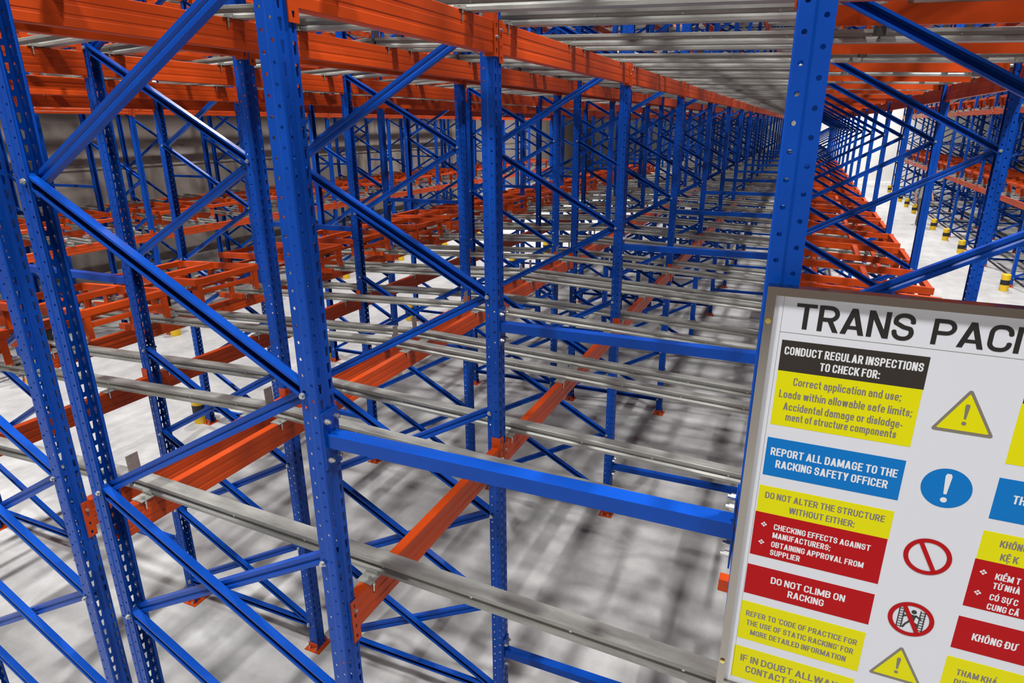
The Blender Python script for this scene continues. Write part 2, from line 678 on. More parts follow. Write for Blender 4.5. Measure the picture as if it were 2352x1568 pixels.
def rail(side, y, lv, lod, label, group):
    zc = top_z(RX0, lv) + .0012
    if side > 0:
        root = obj('lane_rail', RAIL if lod else None, None, (RX0, y, zc), (0, TH, 0))
    else:
        root = obj('lane_rail', RAIL if lod else None, None, (MIR - RX0, y, zc), (0, TH, pi))
    tag(root, label, 'rack rail', group)
    if lod == 0:
        obj('rail_section', RAIL, root)
        for cx in CLIPX:
            c = obj('mounting_clip', CLIP, root, ((cx - RX0) / cos(TH), 0, -.001))
            if side < 0:
                c.rotation_euler.z = pi
        if side < 0:
            obj('end_stop', STOP, root, (-.001, 0, 0))
    return root


LANE = (.22, 1.04, 1.295, 2.135)


def lane_ys(b):
    """rail centre lines in bay b, near to far"""
    if b == 0:
        return [1.631, 2.447]
    return [ROWS[b] + d for d in LANE]


farr = MB()
rmb = rail_mb()
for lv in (0, 1, 2, 3):
    for side in (1, -1):
        for b in range(NR - 1):
            for i, y in enumerate(lane_ys(b)):
                if b >= 10 or lv > 1:
                    zc = top_z(RX0, lv) + .0012
                    mx = Matrix.Translation((RX0 if side > 0 else MIR - RX0, y, zc)) @ (Matrix.Rotation(0 if side > 0 else pi, 4, 'Z') @ Matrix.Rotation(TH, 4, 'Y'))
                    m2 = MB(); m2.prism(RPROF, (0, 0, 0), (0, 1, 0), (0, 0, 1), (RL, 0, 0), GALV)
                    farr.merge(m2, mx)
                    continue
                rail(side, y, lv, 0 if b < 4 else 1,
                     'galvanised lane rail, %s level, %s-hand lanes, %s bay back, %s rail from front' % (LV[lv], 'right' if side > 0 else 'left', ORD[b], ORD[i]),
                     'lane rails of the middle rack')
tag(obj('lane_rail_run', farr.mesh('lane_rail_run')), 'galvanised lane rails of the topmost levels and the far end of the rack', 'rack rails', None, 'stuff')


# ------------------------------------------------------------------ blue ties between the frames
def tie_mb(L):
    mb = MB()
    mb.box((.004, .014, -.043), (L - .004, .064, 0), BLUE, .002)
    return mb


def tie_end(sgn):
    mb = MB()
    mb.box((0, .002, -.115) if sgn > 0 else (-.004, .002, -.115), (.004, .076, .075) if sgn > 0 else (0, .076, .075), BLUE)
    for y in (.016, .062):
        for z in (.045, -.085):
            mb.cyl((.004 * sgn, y, z), (.012 * sgn, 0, 0), .0085, ZINC, 6)
            mb.cyl((.016 * sgn, y, z), (.008 * sgn, 0, 0), .005, ZINC, 6)
    return mb


def tie(xa, xb, y, z, lod, label, group):
    L = round(xb - xa, 3)
    key = ('tie', L)
    if key not in _cache:
        a = tie_mb(L); p = tie_end(1); q = tie_end(-1)
        al = MB(); al.merge(a); al.merge(p); al.merge(q, Matrix.Translation((L, 0, 0)))
        _cache[key] = (a.mesh('tie_bar'), p.mesh('end_plate'), q.mesh('end_plate'), al.mesh('frame_tie'))
    a, p, q, al = _cache[key]
    if lod:
        return tag(obj('frame_tie', al, None, (xa, y, z)), label, 'rack tie', group)
    root = obj('frame_tie', None, None, (xa, y, z))
    tag(root, label, 'rack tie', group)
    obj('tie_bar', a, root)
    obj('end_plate', p, root)
    obj('end_plate', q, root, (L, 0, 0))
    return root


for r in range(NR):
    for zi, z in enumerate((.512, 2.475)):
        for side, (xa, xb) in (('right', (FR['C'][1] + PD + .0025, FR['D'][0] - PD - .0025)), ('left', (FR['A'][1] + PD + .0025, FR['B'][0] - PD - .0025))):
            if r == 0 and side == 'left':
                continue
            tie(xa, xb, ROWS[r], z, 0 if r < 5 else 1,
                'blue horizontal tie bar, %s-hand lanes, %s row back, %s' % (side, ORD[r], ('near the floor', 'above the lower rails')[zi]), 'tie bars of the middle rack')


# ------------------------------------------------------------------ carts
def cart_parts(L=1.12, hw=.41, top=.262, low=False):
    """cart standing on its rails: x = 0 at the inner end, falls towards +x; y across; z=0 on the rail tops"""
    parts = []
    t = top
    in_ = hw - .052
    for s in (-1, 1):
        m = MB(); m.box((0, s * in_ - .022, t - .060), (L, s * in_ + .022, t), ORANGE, .003)
        parts.append(('side_member', m))
    for x in (.025, L * .55, L - .03):
        m = MB(); m.box((x - .025, -in_ + .023, t - .058), (x + .025, in_ - .023, t - .004), ORANGE, .003)
        parts.append(('cross_member', m))
    m = MB(); m.box((.01, -in_ + .021, t - .150), (.045, in_ - .021, t - .112), ORANGE, .003)
    parts.append(('cross_member', m))
    for x in (.0, L - .10):
        for s in (-1, 1):
            m = MB()
            ya, yb = sorted((s * (in_ - .012), s * (in_ - .004)))
            m.box((x, ya, .012), (x + .085, yb, t - .060), ORANGE)
            ya, yb = sorted((s * (in_ - .050), s * (in_ - .012)))
            m.box((x, ya, .030), (x + .006, yb, t - .060), ORANGE)
            parts.append(('leg', m))
            w = MB()
            ya = s * (in_ + .0)
            w.cyl((x + .045, s * (in_ - .004), .0301), (0, s * .062, 0), .030, ZINC, 14)
            w.cyl((x + .045, s * (in_ - .03), .0301), (0, s * .10, 0), .008, ZINC, 8)
            parts.append(('wheel', w))
    m = MB(); m.box((-.110, -.052, -.002), (.18, -.012, .044), ORANGE, .002); m.box((.012, -.050, .044), (.043, -.014, .113), ORANGE)
    parts.append(('tongue', m))
    return parts


def low_cart_parts(L=1.10):
    """flat cart parked under the tall one"""
    parts = []
    for s in (-1, 1):
        z0, z1 = (-.086, -.020) if s < 0 else (-.056, .008)
        ya, yb = sorted((s * .454, s * .466))
        m = MB()
        m.box((.0, ya, z0), (1.072, yb, z1), ORANGE)
        for x in (.19, .85):
            m.box((x, ya, z1), (x + .06, yb, .088), ORANGE)
        parts.append(('side_member', m))
        for x in (.22, .88):
            w = MB()
            w.cyl((x, s * .394, .0305), (0, s * .034, 0), .030, ZINC, 14)
            w.cyl((x, s * .380, .0305), (0, s * .074, 0), .007, ZINC, 8)
            parts.append(('wheel', w))
    for x in (.22, .88):
        m = MB(); m.box((x - .02, -.454, .066), (x + .02, .454, .088), ORANGE)
        parts.append(('cross_member', m))
    m = MB(); m.box((.205, .30, -.035), (.255, .345, .0655), BLK)
    parts.append(('rubber_buffer', m))
    return parts


CP = {'tall': [(n, m.mesh(n)) for n, m in cart_parts()],
      'low': [(n, m.mesh(n)) for n, m in low_cart_parts()]}
CA = {}
for k, a in (('tall', cart_parts()), ('low', low_cart_parts())):
    al = MB(); [al.merge(m) for n, m in a]
    CA[k] = al.mesh('push_back_cart')


def cart(kind, x, y, z, flip, lod, label, group):
    rot = (0, TH, 0) if not flip else (0, TH, pi)
    root = obj('push_back_cart', CA[kind] if lod else None, None, (x, y, z), rot)
    tag(root, label, 'cart', group)
    if not lod:
        for n, me in CP[kind]:
            obj(n, me, root)
    return root


def lanes(b):
    ys = lane_ys(b)
    return [sum(ys[i:i + 2]) / 2 for i in range(0, len(ys), 2)]


for lv in (0, 1):
    for b in range(0, 12):
        for li, y in enumerate(lanes(b)):
            for kind in ('tall', 'low'):
                cart(kind, .010, y, top_z(.010, lv) + RH + .002, False, 0 if b < 5 else 1,
                     'orange push-back cart, %s level beside right aisle, %s bay back, %s lane, %s' % (LV[lv], ORD[b], ('nearer', 'farther')[li], {'tall': 'tall', 'low': 'flat below'}[kind]), 'carts at the right aisle')
    for b in range(0, 10):
        if lv == 1 and b > 5:
            continue
        for li, y in enumerate(lanes(b)):
            for kind in ('tall', 'low'):
                if kind == 'low' and lv == 1:
                    continue
                x = MIR + (.25 if li else .32) if kind == 'tall' else MIR - .010
                cart(kind, x, y, top_z(x, lv) + RH + .002, True, 0 if b < 5 else 1,
                     'orange push-back cart, %s level beside left aisle, %s bay back, %s lane, %s' % (LV[lv], ORD[b], ('nearer', 'farther')[li], {'tall': 'tall', 'low': 'flat below'}[kind]), 'carts at the left aisle')

fc = MB()
one = MB(); [one.merge(m) for n, m in cart_parts()]
for lv in (2, 3):
    for b in range(NR - 1):
        for y in lanes(b):
            for flip in (0, 1):
                x = MIR - .18 if flip else .010
                mx = Matrix.Translation((x, y, top_z(x, lv) + RH + .004)) @ Matrix.Rotation(pi if flip else 0, 4, 'Z') @ Matrix.Rotation(TH, 4, 'Y')
                fc.merge(one, mx)
tag(obj('push_back_cart_run', fc.mesh('push_back_cart_run')), 'orange push-back carts on the topmost levels of the rack', 'carts', None, 'stuff')

# ------------------------------------------------------------------ racks across the two aisles
def across(side):
    if side == 'left':
        xs = [(-9.75, -10.83), (-12.10, -13.18)]
        rows, rr = ROWS[1:12], 1
    else:
        xs = [(4.42, 5.50), (6.78, 7.86), (8.2, 9.28), (10.55, 11.63)]
        rows, rr = ROWS[5:18], 5
    for ci, (a, b) in enumerate(xs):
        x0, x1 = min(a, b), max(a, b)
        for i, y in enumerate(rows):
            frame(x0, x1, y, 1 if (ci % 2 == 0) == (side == 'left') else 2, 2,
                  'distant blue upright frame across the %s aisle, %s row, %s line from aisle' % (side, ORD[i], ORD[ci]), 'upright frames across the %s aisle' % side)
    stuff = MB()
    sg = -1 if side == 'left' else 1
    for lv in (0, 1, 2, 3):
        for ci, (a, b) in enumerate(xs):
            for ei, x in enumerate((a, b)):
                sx = (-sg if ei == 0 else sg)
                xf = x + sx * PD
                d = abs(x - xs[0][0])
                zt = 1.742 + SLOPE * (d + .08) - .003 + LIFT * lv
                for i in range(len(rows) - 1):
                    y0, y1 = rows[i] + PW, rows[i + 1]
                    if lv < 2 and ((ci == 0 and side == 'left') or (ci == 0 and ei == 0)):
                        load_beam(xf, sx, y0, y1, zt, 1, 'orange load beam across the %s aisle, %s level, %s bay, %s line from aisle' % (side, LV[lv], ORD[i], ORD[ei]), 'load beams across the %s aisle' % side)
                    else:
                        L = round(y1 - y0, 4)
                        if ('lbm', L, sx) not in _cache:
                            bb, cs = beam_meshes(L, sx)
                            [bb.merge(c) for c in cs]
                            _cache[('lbm', L, sx)] = bb
                        stuff.merge(_cache[('lbm', L, sx)], Matrix.Translation((xf, y0, zt)))
    tag(obj('load_beam_run', stuff.mesh('load_beam_run')), 'orange load beams deep inside the rack across the %s aisle' % side, 'rack beams', None, 'stuff')
    rs = MB()
    xa = xs[0][0] - sg * .02
    for lv in (0, 1, 2, 3):
        for i in range(len(rows) - 1):
            m = (rows[i] + rows[i + 1]) / 2 + .01
            for yy in [rows[i] + d for d in LANE]:
                m2 = MB(); m2.prism(RPROF, (0, 0, 0), (0, 1, 0), (0, 0, 1), (3.5, 0, 0), GALV)
                rs.merge(m2, Matrix.Translation((xa - sg * .06, yy, 1.742 + LIFT * lv)) @ (Matrix.Rotation(0 if sg > 0 else pi, 4, 'Z') @ Matrix.Rotation(-TH, 4, 'Y')))
            for li, yy in enumerate((rows[i] + .63, rows[i] + 1.715)):
                x = xa + sg * 1.12
                if lv > 1:
                    continue
                cart('tall', x, yy, 1.742 + SLOPE * 1.18 + RH + .002 + LIFT * lv, sg > 0, 1,
                     'orange push-back cart across the %s aisle, %s level, %s bay, %s lane' % (side, LV[lv], ORD[i], ('nearer', 'farther')[li]), 'carts across the %s aisle' % side)
    tag(obj('lane_rail_run', rs.mesh('lane_rail_run')), 'galvanised lane rails inside the rack across the %s aisle' % side, 'rack rails', None, 'stuff')
    for i, y in enumerate(rows):
        for zi, z in enumerate((.512, 2.475)):
            a, b = sorted((xs[0][1], xs[1][0]))
            tie(a + PD + .0025, b - PD - .0025, y, z, 1, 'distant blue tie bar across the %s aisle, %s row, %s' % (side, ORD[i], ('near the floor', 'above the lower beams')[zi]), 'tie bars across the %s aisle' % side)


across('left')
across('right')


# ------------------------------------------------------------------ column guards
def guard_parts():
    n = 20
    out = []
    for nm, z0, z1, m in (('lower_band', 0, .13, YEL), ('black_band', .13, .235, BLK), ('upper_band', .235, .355, YEL)):
        mb = MB()
        r = .085
        mb.cyl((0, 0, z0), (0, 0, z1 - z0 - (.012 if nm == 'upper_band' else 0)), r, m, n)
        if nm == 'upper_band':
            mb.cyl((0, 0, z1 - .012), (0, 0, .012), r, m, n, r - .012)
        out.append((nm, mb))
    return out


GP = [(n, m.mesh(n)) for n, m in guard_parts()]
al = MB(); [al.merge(m) for n, m in guard_parts()]
GA = al.mesh('column_guard')


def guard(x, y, lod, label, group):
    root = obj('column_guard', GA if lod else None, None, (x, y, 0))
    tag(root, label, 'column guard', group)
    if not lod:
        for n, me in GP:
            obj(n, me, root)


for i, r in enumerate(range(1, 9)):
    guard(FR['A'][0] - PD - .10, ROWS[r] + .02, 0 if r < 4 else 1, 'yellow and black column guard, near side of left aisle, %s from front' % ORD[i], 'column guards of the left aisle')
for i, r in enumerate(range(2, 10)):
    guard(-9.75 + PD + .12, ROWS[r] + .02, 0 if r < 5 else 1, 'yellow and black column guard, far side of left aisle, %s from front' % ORD[i], 'column guards of the left aisle')
for i, r in enumerate(range(6, 18)):
    guard(4.17, 16.30 + 2.262 * (r - 7) - .0, 0 if r < 10 else 1, 'yellow and black column guard, far side of right aisle, %s from front' % ORD[i], 'column guards of the right aisle')

# ------------------------------------------------------------------ sign board
SY = 1.300
sign = obj('sign_board', None, None, (-.036, SY, 2.58), (0, radians(.55), 0))
tag(sign, 'white safety notice board with coloured instruction boxes in a stainless steel frame', 'sign')
OX, OZ = .036 - .002, -2.58     # adds to photo-plane coordinates to give sign-local ones


def sp(name, mb, label=None, parent=None):
    o = obj(name, mb.mesh(name), parent or sign)
    if label:
        o['label'] = label
    return o


def srect(mb, x0, x1, z0, z1, m, dep=.0004, y=0.0):
    mb.box((x0 + OX, y - dep, z0 + OZ), (x1 + OX, y, z1 + OZ), m)


mb = MB()
xl, xr, zb, zt, fw_ = -.038, .688, 2.090, 3.071, .0165
srect(mb, xl + fw_, xr - fw_, zb + fw_, zt - fw_, WHITE, .004, .012)
sp('panel', mb)
PY = .008                        # local y of the panel face
mb = MB()
for a in ((xl, xl + fw_, zb, zt), (xr - fw_, xr, zb, zt), (xl + fw_, xr - fw_, zt - fw_, zt), (xl + fw_, xr - fw_, zb, zb + fw_)):
    mb.box((a[0] + OX, 0, a[2] + OZ), (a[1] + OX, .028, a[3] + OZ), STAIN)
mb.box((xl + OX, .024, zb + OZ), (xr + OX, .028, zt + OZ), STAIN)
sp('frame', mb, 'polished stainless steel frame')
for zz in (3.003, 2.164):
    mb = MB(); mb.cyl((-.030 + OX, 0, zz + OZ), (0, -.003, 0), .0055, BRASS, 14); mb.cyl((-.030 + OX, -.003, zz + OZ), (0, -.0015, 0), .004, BRASS, 14)
    sp('screw', mb, 'small brass-coloured screw')
mb = MB()
srect(mb, -.0066, -.0060, zb + .03, 3.052, P_GRY, .0002, PY)
srect(mb, -.0066, .655, 2.9812, 2.9820, P_GRY, .0002, PY)
sp('ruled_line', mb, 'thin grey ruled lines')

import unicodedata


def arc(cx, cy, rx, ry, a0, a1, n=7):
    return [(cx + rx * cos(radians(a0 + (a1 - a0) * i / n)), cy + ry * sin(radians(a0 + (a1 - a0) * i / n))) for i in range(n + 1)]


def ribbon(pts, t, closed=False):
    """stroke of width t as convex pieces: one rectangle per segment, a small disc at every joint"""
    P = [Vector(pts[0])]
    for p in pts[1:]:
        if (Vector(p) - P[-1]).length > .012:
            P.append(Vector(p))
    if closed and (P[0] - P[-1]).length < .012:
        P.pop()
    n = len(P)
    q = []
    for i in range(n if closed else n - 1):
        a, b = P[i], P[(i + 1) % n]
        d = (b - a).normalized()
        m = Vector((-d.y, d.x)) * t / 2
        q.append([tuple(a - m), tuple(b - m), tuple(b + m), tuple(a + m)])
    for i in range(n):
        if closed or 0 < i < n - 1:
            q.append([(P[i].x + t / 2 * cos(2 * pi * j / 12), P[i].y + t / 2 * sin(2 * pi * j / 12)) for j in range(12)])
    return q


def glyph(ch, k, t):
    """polygons and width of one letter; capitals are 1 high, k scales widths, t is the stroke"""
    h = t / 2
    th = t * .82
    g = th / 2
    Q = []
    W = .52 * k
    S = lambda x, y0, y1: Q.append([(x - h, y0), (x + h, y0), (x + h, y1), (x - h, y1)])
    B = lambda y, x0, x1: Q.append([(x0, y - g), (x1, y - g), (x1, y + g), (x0, y + g)])

    def D(x0, y0, x1, y1, tt=None):
        e = (tt or t) * .56
        Q.append([(x0 - e, y0), (x0 + e, y0), (x1 + e, y1), (x1 - e, y1)] if y0 < y1 else [(x1 - e, y1), (x1 + e, y1), (x0 + e, y0), (x0 - e, y0)])
    Rb = lambda p, c=False: Q.extend(ribbon(p, t * .93, c))
    l, r = h, W - h
    X = .72                                   # x height
    r_ = min(.24, (W - t) * .485)

    def loop(x0, y0, x1, y1, rr):
        return arc(x1 - rr, y1 - rr, rr, rr, 0, 90, 4) + arc(x0 + rr, y1 - rr, rr, rr, 90, 180, 4) + arc(x0 + rr, y0 + rr, rr, rr, 180, 270, 4) + arc(x1 - rr, y0 + rr, rr, rr, 270, 360, 4)
    if ch == 'A':
        W = .58 * k; c = W / 2
        D(h * 1.1, 0, c, 1); D(W - h * 1.1, 0, c, 1); B(.27, W * .22, W * .78)
    elif ch in 'BPR':
        S(l, 0, 1)
        ym = .47 if ch != 'B' else .52
        Rb([(l, 1 - g)] + arc(r - r_, 1 - g - (1 - ym - g) / 2 + 0, r_, (1 - ym - g) / 2, 90, -90, 8) + [(l, ym)])
        if ch == 'B':
            Rb([(l, ym)] + arc(r - r_, (ym + g) / 2, r_, (ym - g) / 2, 90, -90, 8) + [(l, g)])
        if ch == 'R':
            D(W - h * .9, 0, W * .55, ym)
    elif ch in 'CG':
        p = arc(W - r_ - h, 1 - r_ - g, r_, r_, 0, 90, 5) + arc(l + r_, 1 - r_ - g, r_, r_, 90, 180, 5) + arc(l + r_, r_ + g, r_, r_, 180, 270, 5) + arc(W - r_ - h, r_ + g, r_, r_, 270, 360, 5)
        Rb([(r, .66)] + p + [(r, .36 if ch == 'C' else .50)])
        if ch == 'G':
            B(.46, W * .5, W)
    elif ch in 'D\u0110':
        S(l, 0, 1)
        rr = r_ * 1.15
        Rb([(l, 1 - g)] + arc(r - rr, 1 - g - rr, rr, rr, 90, 0, 5) + arc(r - rr, g + rr, rr, rr, 0, -90, 5) + [(l, g)])
        if ch != 'D':
            B(.5, -.08, W * .5)
    elif ch in 'EF':
        W = .46 * k
        S(l, 0, 1); B(1 - g, l, W); B(.52, l, W * .92)
        if ch == 'E': B(g, l, W)
    elif ch == 'H': S(l, 0, 1); S(r, 0, 1); B(.52, l, r)
    elif ch == 'I': W = t; S(h, 0, 1)
    elif ch == 'K': S(l, 0, 1); D(W * .34, .40, W - h * .6, 1); D(W - h * .4, 0, W * .42, .62)
    elif ch == 'L': W = .44 * k; S(l, 0, 1); B(g, l, W)
    elif ch == 'M': W = .70 * k; S(l, 0, 1); S(W - h, 0, 1); D(W / 2, .08, h * 1.1, 1); D(W / 2, .08, W - h * 1.1, 1)
    elif ch == 'N': S(l, 0, 1); S(r, 0, 1); D(r - h * .1, 0, l + h * .1, 1)
    elif ch == 'O': Rb(loop(l, g, r, 1 - g, r_), True)
    elif ch == 'S':
        ry = .235
        Rb([(r, .66)] + arc(r - r_, 1 - g - ry + .02, r_, ry - .02, 0, 90, 4) + arc(l + r_, 1 - g - ry + .015, r_, ry - .015, 90, 200, 6) + [(W * .5, .5)] + arc(r - r_, g + ry - .0, r_, ry, 40, -90, 6) + arc(l + r_, g + ry, r_, ry, 270, 180, 4) + [(l, .34)])
    elif ch == 'T': S(W / 2, 0, 1); B(1 - g, 0, W)
    elif ch == 'U': Rb([(l, 1)] + arc(l + r_, g + r_, r_, r_, 180, 270, 5) + arc(r - r_, g + r_, r_, r_, 270, 360, 5) + [(r, 1)])
    elif ch == 'V': D(W / 2, 0, h * 1.1, 1); D(W / 2, 0, W - h * 1.1, 1)
    elif ch == 'W': W = .80 * k; D(W * .28, 0, h * 1.1, 1); D(W * .28, 0, W / 2, 1); D(W * .72, 0, W / 2, 1); D(W * .72, 0, W - h * 1.1, 1)
    elif ch == 'Y': S(W / 2, 0, .45); D(W / 2, .40, h, 1); D(W / 2, .40, W - h, 1)
    elif ch in 'acdegopqb':
        W = .46 * k; r = W - h; rr = min(.2, (W - t) * .485)
        if ch in 'bdopqg': Rb(loop(l, g, r, X - g, rr), True)
        if ch == 'd': S(r, 0, 1)
        if ch == 'b': S(l, 0, 1)
        if ch == 'p': S(l, -.26, X)
        if ch in 'g': Rb([(r, X), (r, -.10)] + arc(r - rr, -.10, rr, .13, 0, -90, 4) + [(l, -.23)])
        if ch == 'c': Rb([(r, .48)] + arc(r - rr, X - g - rr, rr, rr, 0, 90, 4) + arc(l + rr, X - g - rr, rr, rr, 90, 180, 4) + arc(l + rr, g + rr, rr, rr, 180, 270, 4) + arc(r - rr, g + rr, rr, rr, 270, 360, 4) + [(r, .26)])
        if ch == 'e': Rb([(l, .36), (r, .36)] + arc(r - rr, X - g - rr, rr, rr, 0, 90, 4) + arc(l + rr, X - g - rr, rr, rr, 90, 180, 4) + arc(l + rr, g + rr, rr, rr, 180, 270, 4) + arc(r - rr, g + rr, rr, rr, 270, 350, 4))
        if ch == 'a':
            Rb(arc(l + rr, X - g - rr * .9, rr, rr * .9, 180, 90, 4) + arc(r - rr, X - g - rr, rr, rr, 90, 0, 4) + [(r, 0)])
            Rb(loop(l, g, r, .44, min(rr, .10)), True)
    elif ch == 'f': W = .30 * k; Rb([(W * .5, 0), (W * .5, .80)] + arc(W * .5 + .12, .80, .12, .13, 180, 90, 4) + [(W, .93)]); B(X - g, 0, W * .95)
    elif ch == 'h': W = .46 * k; r = W - h; S(l, 0, 1); Rb([(l, .45)] + arc(l + .17, .5, .17, X - g - .5, 180, 90, 4) + arc(r - .15, .5, .15, X - g - .5, 90, 0, 4) + [(r, 0)])
    elif ch == 'i': W = t; S(h, 0, X); S(h, .84, 1)
    elif ch == 'l': W = t; S(h, 0, 1)
    elif ch == 'm':
        W = .72 * k; S(l, 0, X)
        for x0, x1 in ((l, W / 2), (W / 2, W - h)):
            Rb([(x0, .4)] + arc((x0 + x1) / 2, .5, (x1 - x0) / 2, X - g - .5, 180, 0, 8) + [(x1, 0)])
    elif ch == 'n': W = .46 * k; r = W - h; S(l, 0, X); Rb([(l, .4)] + arc((l + r) / 2, .48, (r - l) / 2, X - g - .48, 180, 0, 8) + [(r, 0)])
    elif ch == 'u': W = .46 * k; r = W - h; S(r, 0, X); Rb([(l, X)] + arc((l + r) / 2, .24, (r - l) / 2, .24 - g, 180, 360, 8) + [(r, .32)])
    elif ch == 'r': W = .32 * k; S(l, 0, X); Rb([(l, .4), (l + .06, .58), (W, .62)])
    elif ch == 's':
        W = .42 * k; r = W - h; rr = W * .28; ry = .16
        Rb([(r, .47)] + arc(r - rr, X - g - ry, rr, ry, 0, 90, 4) + arc(l + rr, X - g - ry, rr, ry, 90, 210, 5) + arc(r - rr, g + ry, rr, ry, 30, -90, 5) + arc(l + rr, g + ry, rr, ry, 270, 180, 4) + [(l, .25)])
    elif ch == 't': W = .30 * k; Rb([(W * .45, .95), (W * .45, .2)] + arc(W * .45 + .1, .2, .1, .2 - g, 180, 270, 3) + [(W, g)]); B(X - g, 0, W)
    elif ch == 'w': W = .66 * k; D(W * .28, 0, h * 1.1, X); D(W * .28, 0, W / 2, X); D(W * .72, 0, W / 2, X); D(W * .72, 0, W - h * 1.1, X)
    elif ch in ':;':
        W = t; S(h, .52, .52 + t); S(h, 0, t)
        if ch == ';': Q.append([(0, -.17), (h * .8, -.17), (t, 0), (h, 0)])
    elif ch == '-': W = .26 * k; B(.34, 0, W)
    elif ch == "'": W = t * .8; Q.append([(t * .2, .66), (t * .6, .66), (t * .85, 1), (0, 1)])
    elif ch == ' ': W = .16 * k
    return Q, W


def mark(c, x, w, t):
    q = []
    s = t * .62
    n = unicodedata.name(c)
    if 'CIRCUMFLEX' in n: q += ribbon([(x - .15, 1.06), (x, 1.20), (x + .15, 1.06)], s)
    elif 'DOT BELOW' in n: q.append([(x - s * .7, -.26), (x + s * .7, -.26), (x + s * .7, -.12), (x - s * .7, -.12)])
    elif 'HOOK' in n: q += ribbon([(x + .02, 1.10), (x + .03, 1.18), (x + .14, 1.26), (x + .06, 1.36), (x - .06, 1.33)], s * .8)
    elif 'HORN' in n: q += ribbon([(x + w / 2 - t * .5, .93), (x + w / 2 + .07, .97), (x + w / 2 + .10, 1.10)], s)
    elif 'GRAVE' in n: q += ribbon([(x - .13, 1.22), (x + .06, 1.07)], s)
    elif 'ACUTE' in n: q += ribbon([(x + .13, 1.26), (x - .06, 1.09)], s)
    return q


def text_mb(body, m, t=.19, width=None, cap=.016, k=1.0, gap=.075):
    """flat letters in the x/z plane centred on x=0, facing -y"""
    base = []
    for ch in unicodedata.normalize('NFD', body):
        if unicodedata.combining(ch) and base:
            base[-1][1].append(ch)
        else:
            base.append([ch, []])

    def run(kk):
        x, out = 0.0, []
        for ch, ms in base:
            q, w = glyph(ch, kk, t)
            for c in ms:
                q = q + mark(c, w / 2, w, t)
            out += [[(px + x, py) for px, py in p] for p in q]
            x += w + (gap if ch != ' ' else gap * .6)
        return out, x - gap
    if width:
        lo, hi = .3, 3.0
        for _ in range(30):
            md = (lo + hi) / 2
            if run(md)[1] * cap < width: lo = md
            else: hi = md
        k = lo
    out, w = run(k)
    mb = MB()
    vs, fs = [], []
    for p in out:
        ar = sum(p[i][0] * p[(i + 1) % len(p)][1] - p[(i + 1) % len(p)][0] * p[i][1] for i in range(len(p)))
        if ar < 0:
            p = p[::-1]
        fs.append(list(range(len(vs), len(vs) + len(p))))
        vs += [Vector(q) for q in p]
    r = delaunay_2d_cdt(vs, [], fs, 1, 1e-5)
    mb.add([((q.x - w / 2) * cap, 0, (q.y - .5) * cap) for q in r[0]], [tuple(f) for f, of in zip(r[2], r[5]) if of], m)
    return mb, w * cap


def lettering(parent, lines, m):
    """lines: (body, x (centre, or left when align is l), z, cap, width, align)"""
    mb = MB()
    for body, x, z, cap, width, al, bold in lines:
        t, w = text_mb(body, m, bold, width, cap)
        if al == 'l':
            x = x + w / 2
        mb.merge(t, Matrix.Translation((x + OX, PY - .0003, z + OZ)))
    o = obj('lettering', mb.mesh('lettering'), parent)
    return o


o = lettering(sign, [('TRANS', .117, 3.0165, .0505, .199, 'c', .17)], P_BLK)
o['label'] = 'large black first heading word'
o = lettering(sign, [('PACI', .244, 3.0145, .0475, .131, 'l', .17)], P_BLK)
o['label'] = 'large black letters after the first heading word'


def notice(name, label, x0, x1, z1, z0, m, lines, tm, extra=None):
    mb = MB(); srect(mb, x0, x1, z0, z1, m, .0002, PY)
    p = sp(name, mb, label)
    if lines:
        H = z1 - z0
        lettering(p, [(b, (x0 + x1) / 2 if al == 'c' else x0 + xo, z1 - f * H, cap, w, al, bo) for b, f, cap, w, al, xo, bo in lines], tm)
    if extra:
        q = MB()
        for bx, bf in extra:
            cx, cz = x0 + bx, z1 - bf * (z1 - z0)
            for dx, dz in ((-.0036, 0), (.0036, 0), (0, -.0036), (0, .0036)):
                r = .0027
                q.add([(cx + dx + OX + a * r, PY - .0003, cz + dz + OZ + b * r) for a, b in ((-1, 0), (0, -1), (1, 0), (0, 1))], [(0, 1, 2, 3)], tm)
        sp('bullet_mark', q, None, p)
    return p


BO = .180
BL = .155
notice('notice_box', 'charcoal heading box', .000, .250, 2.966, 2.902, P_DK, [('CONDUCT REGULAR INSPECTIONS', .33, .0165, .236, 'c', 0, BO), ('TO CHECK FOR:', .72, .0165, .103, 'c', 0, BO)], P_WHT)
notice('notice_box', 'yellow box of inspection points', .000, .249, 2.902, 2.784, P_YEL,
       [('Correct application and use;', .17, .0165, .187, 'c', 0, BL), ('Loads within allowable safe limits;', .41, .0165, .232, 'c', 0, BL),
        ('Accidental damage or dislodge-', .63, .0165, .210, 'c', 0, BL), ('ment of structure components', .82, .0165, .196, 'c', 0, BL)], P_GRY)
notice('notice_box', 'blue box about reporting damage', -.001, .248, 2.7545, 2.667, P_BLU, [('REPORT ALL DAMAGE TO THE', .35, .0175, .230, 'c', 0, BO), ('RACKING SAFETY OFFICER', .66, .0175, .205, 'c', 0, BO)], P_WHT)
notice('notice_box', 'yellow heading box above the red list', -.003, .247, 2.6415, 2.577, P_YEL, [('DO NOT ALTER THE STRUCTURE', .33, .0150, .224, 'c', 0, BO), ('WITHOUT EITHER:', .73, .0150, .124, 'c', 0, BO)], P_GRY)
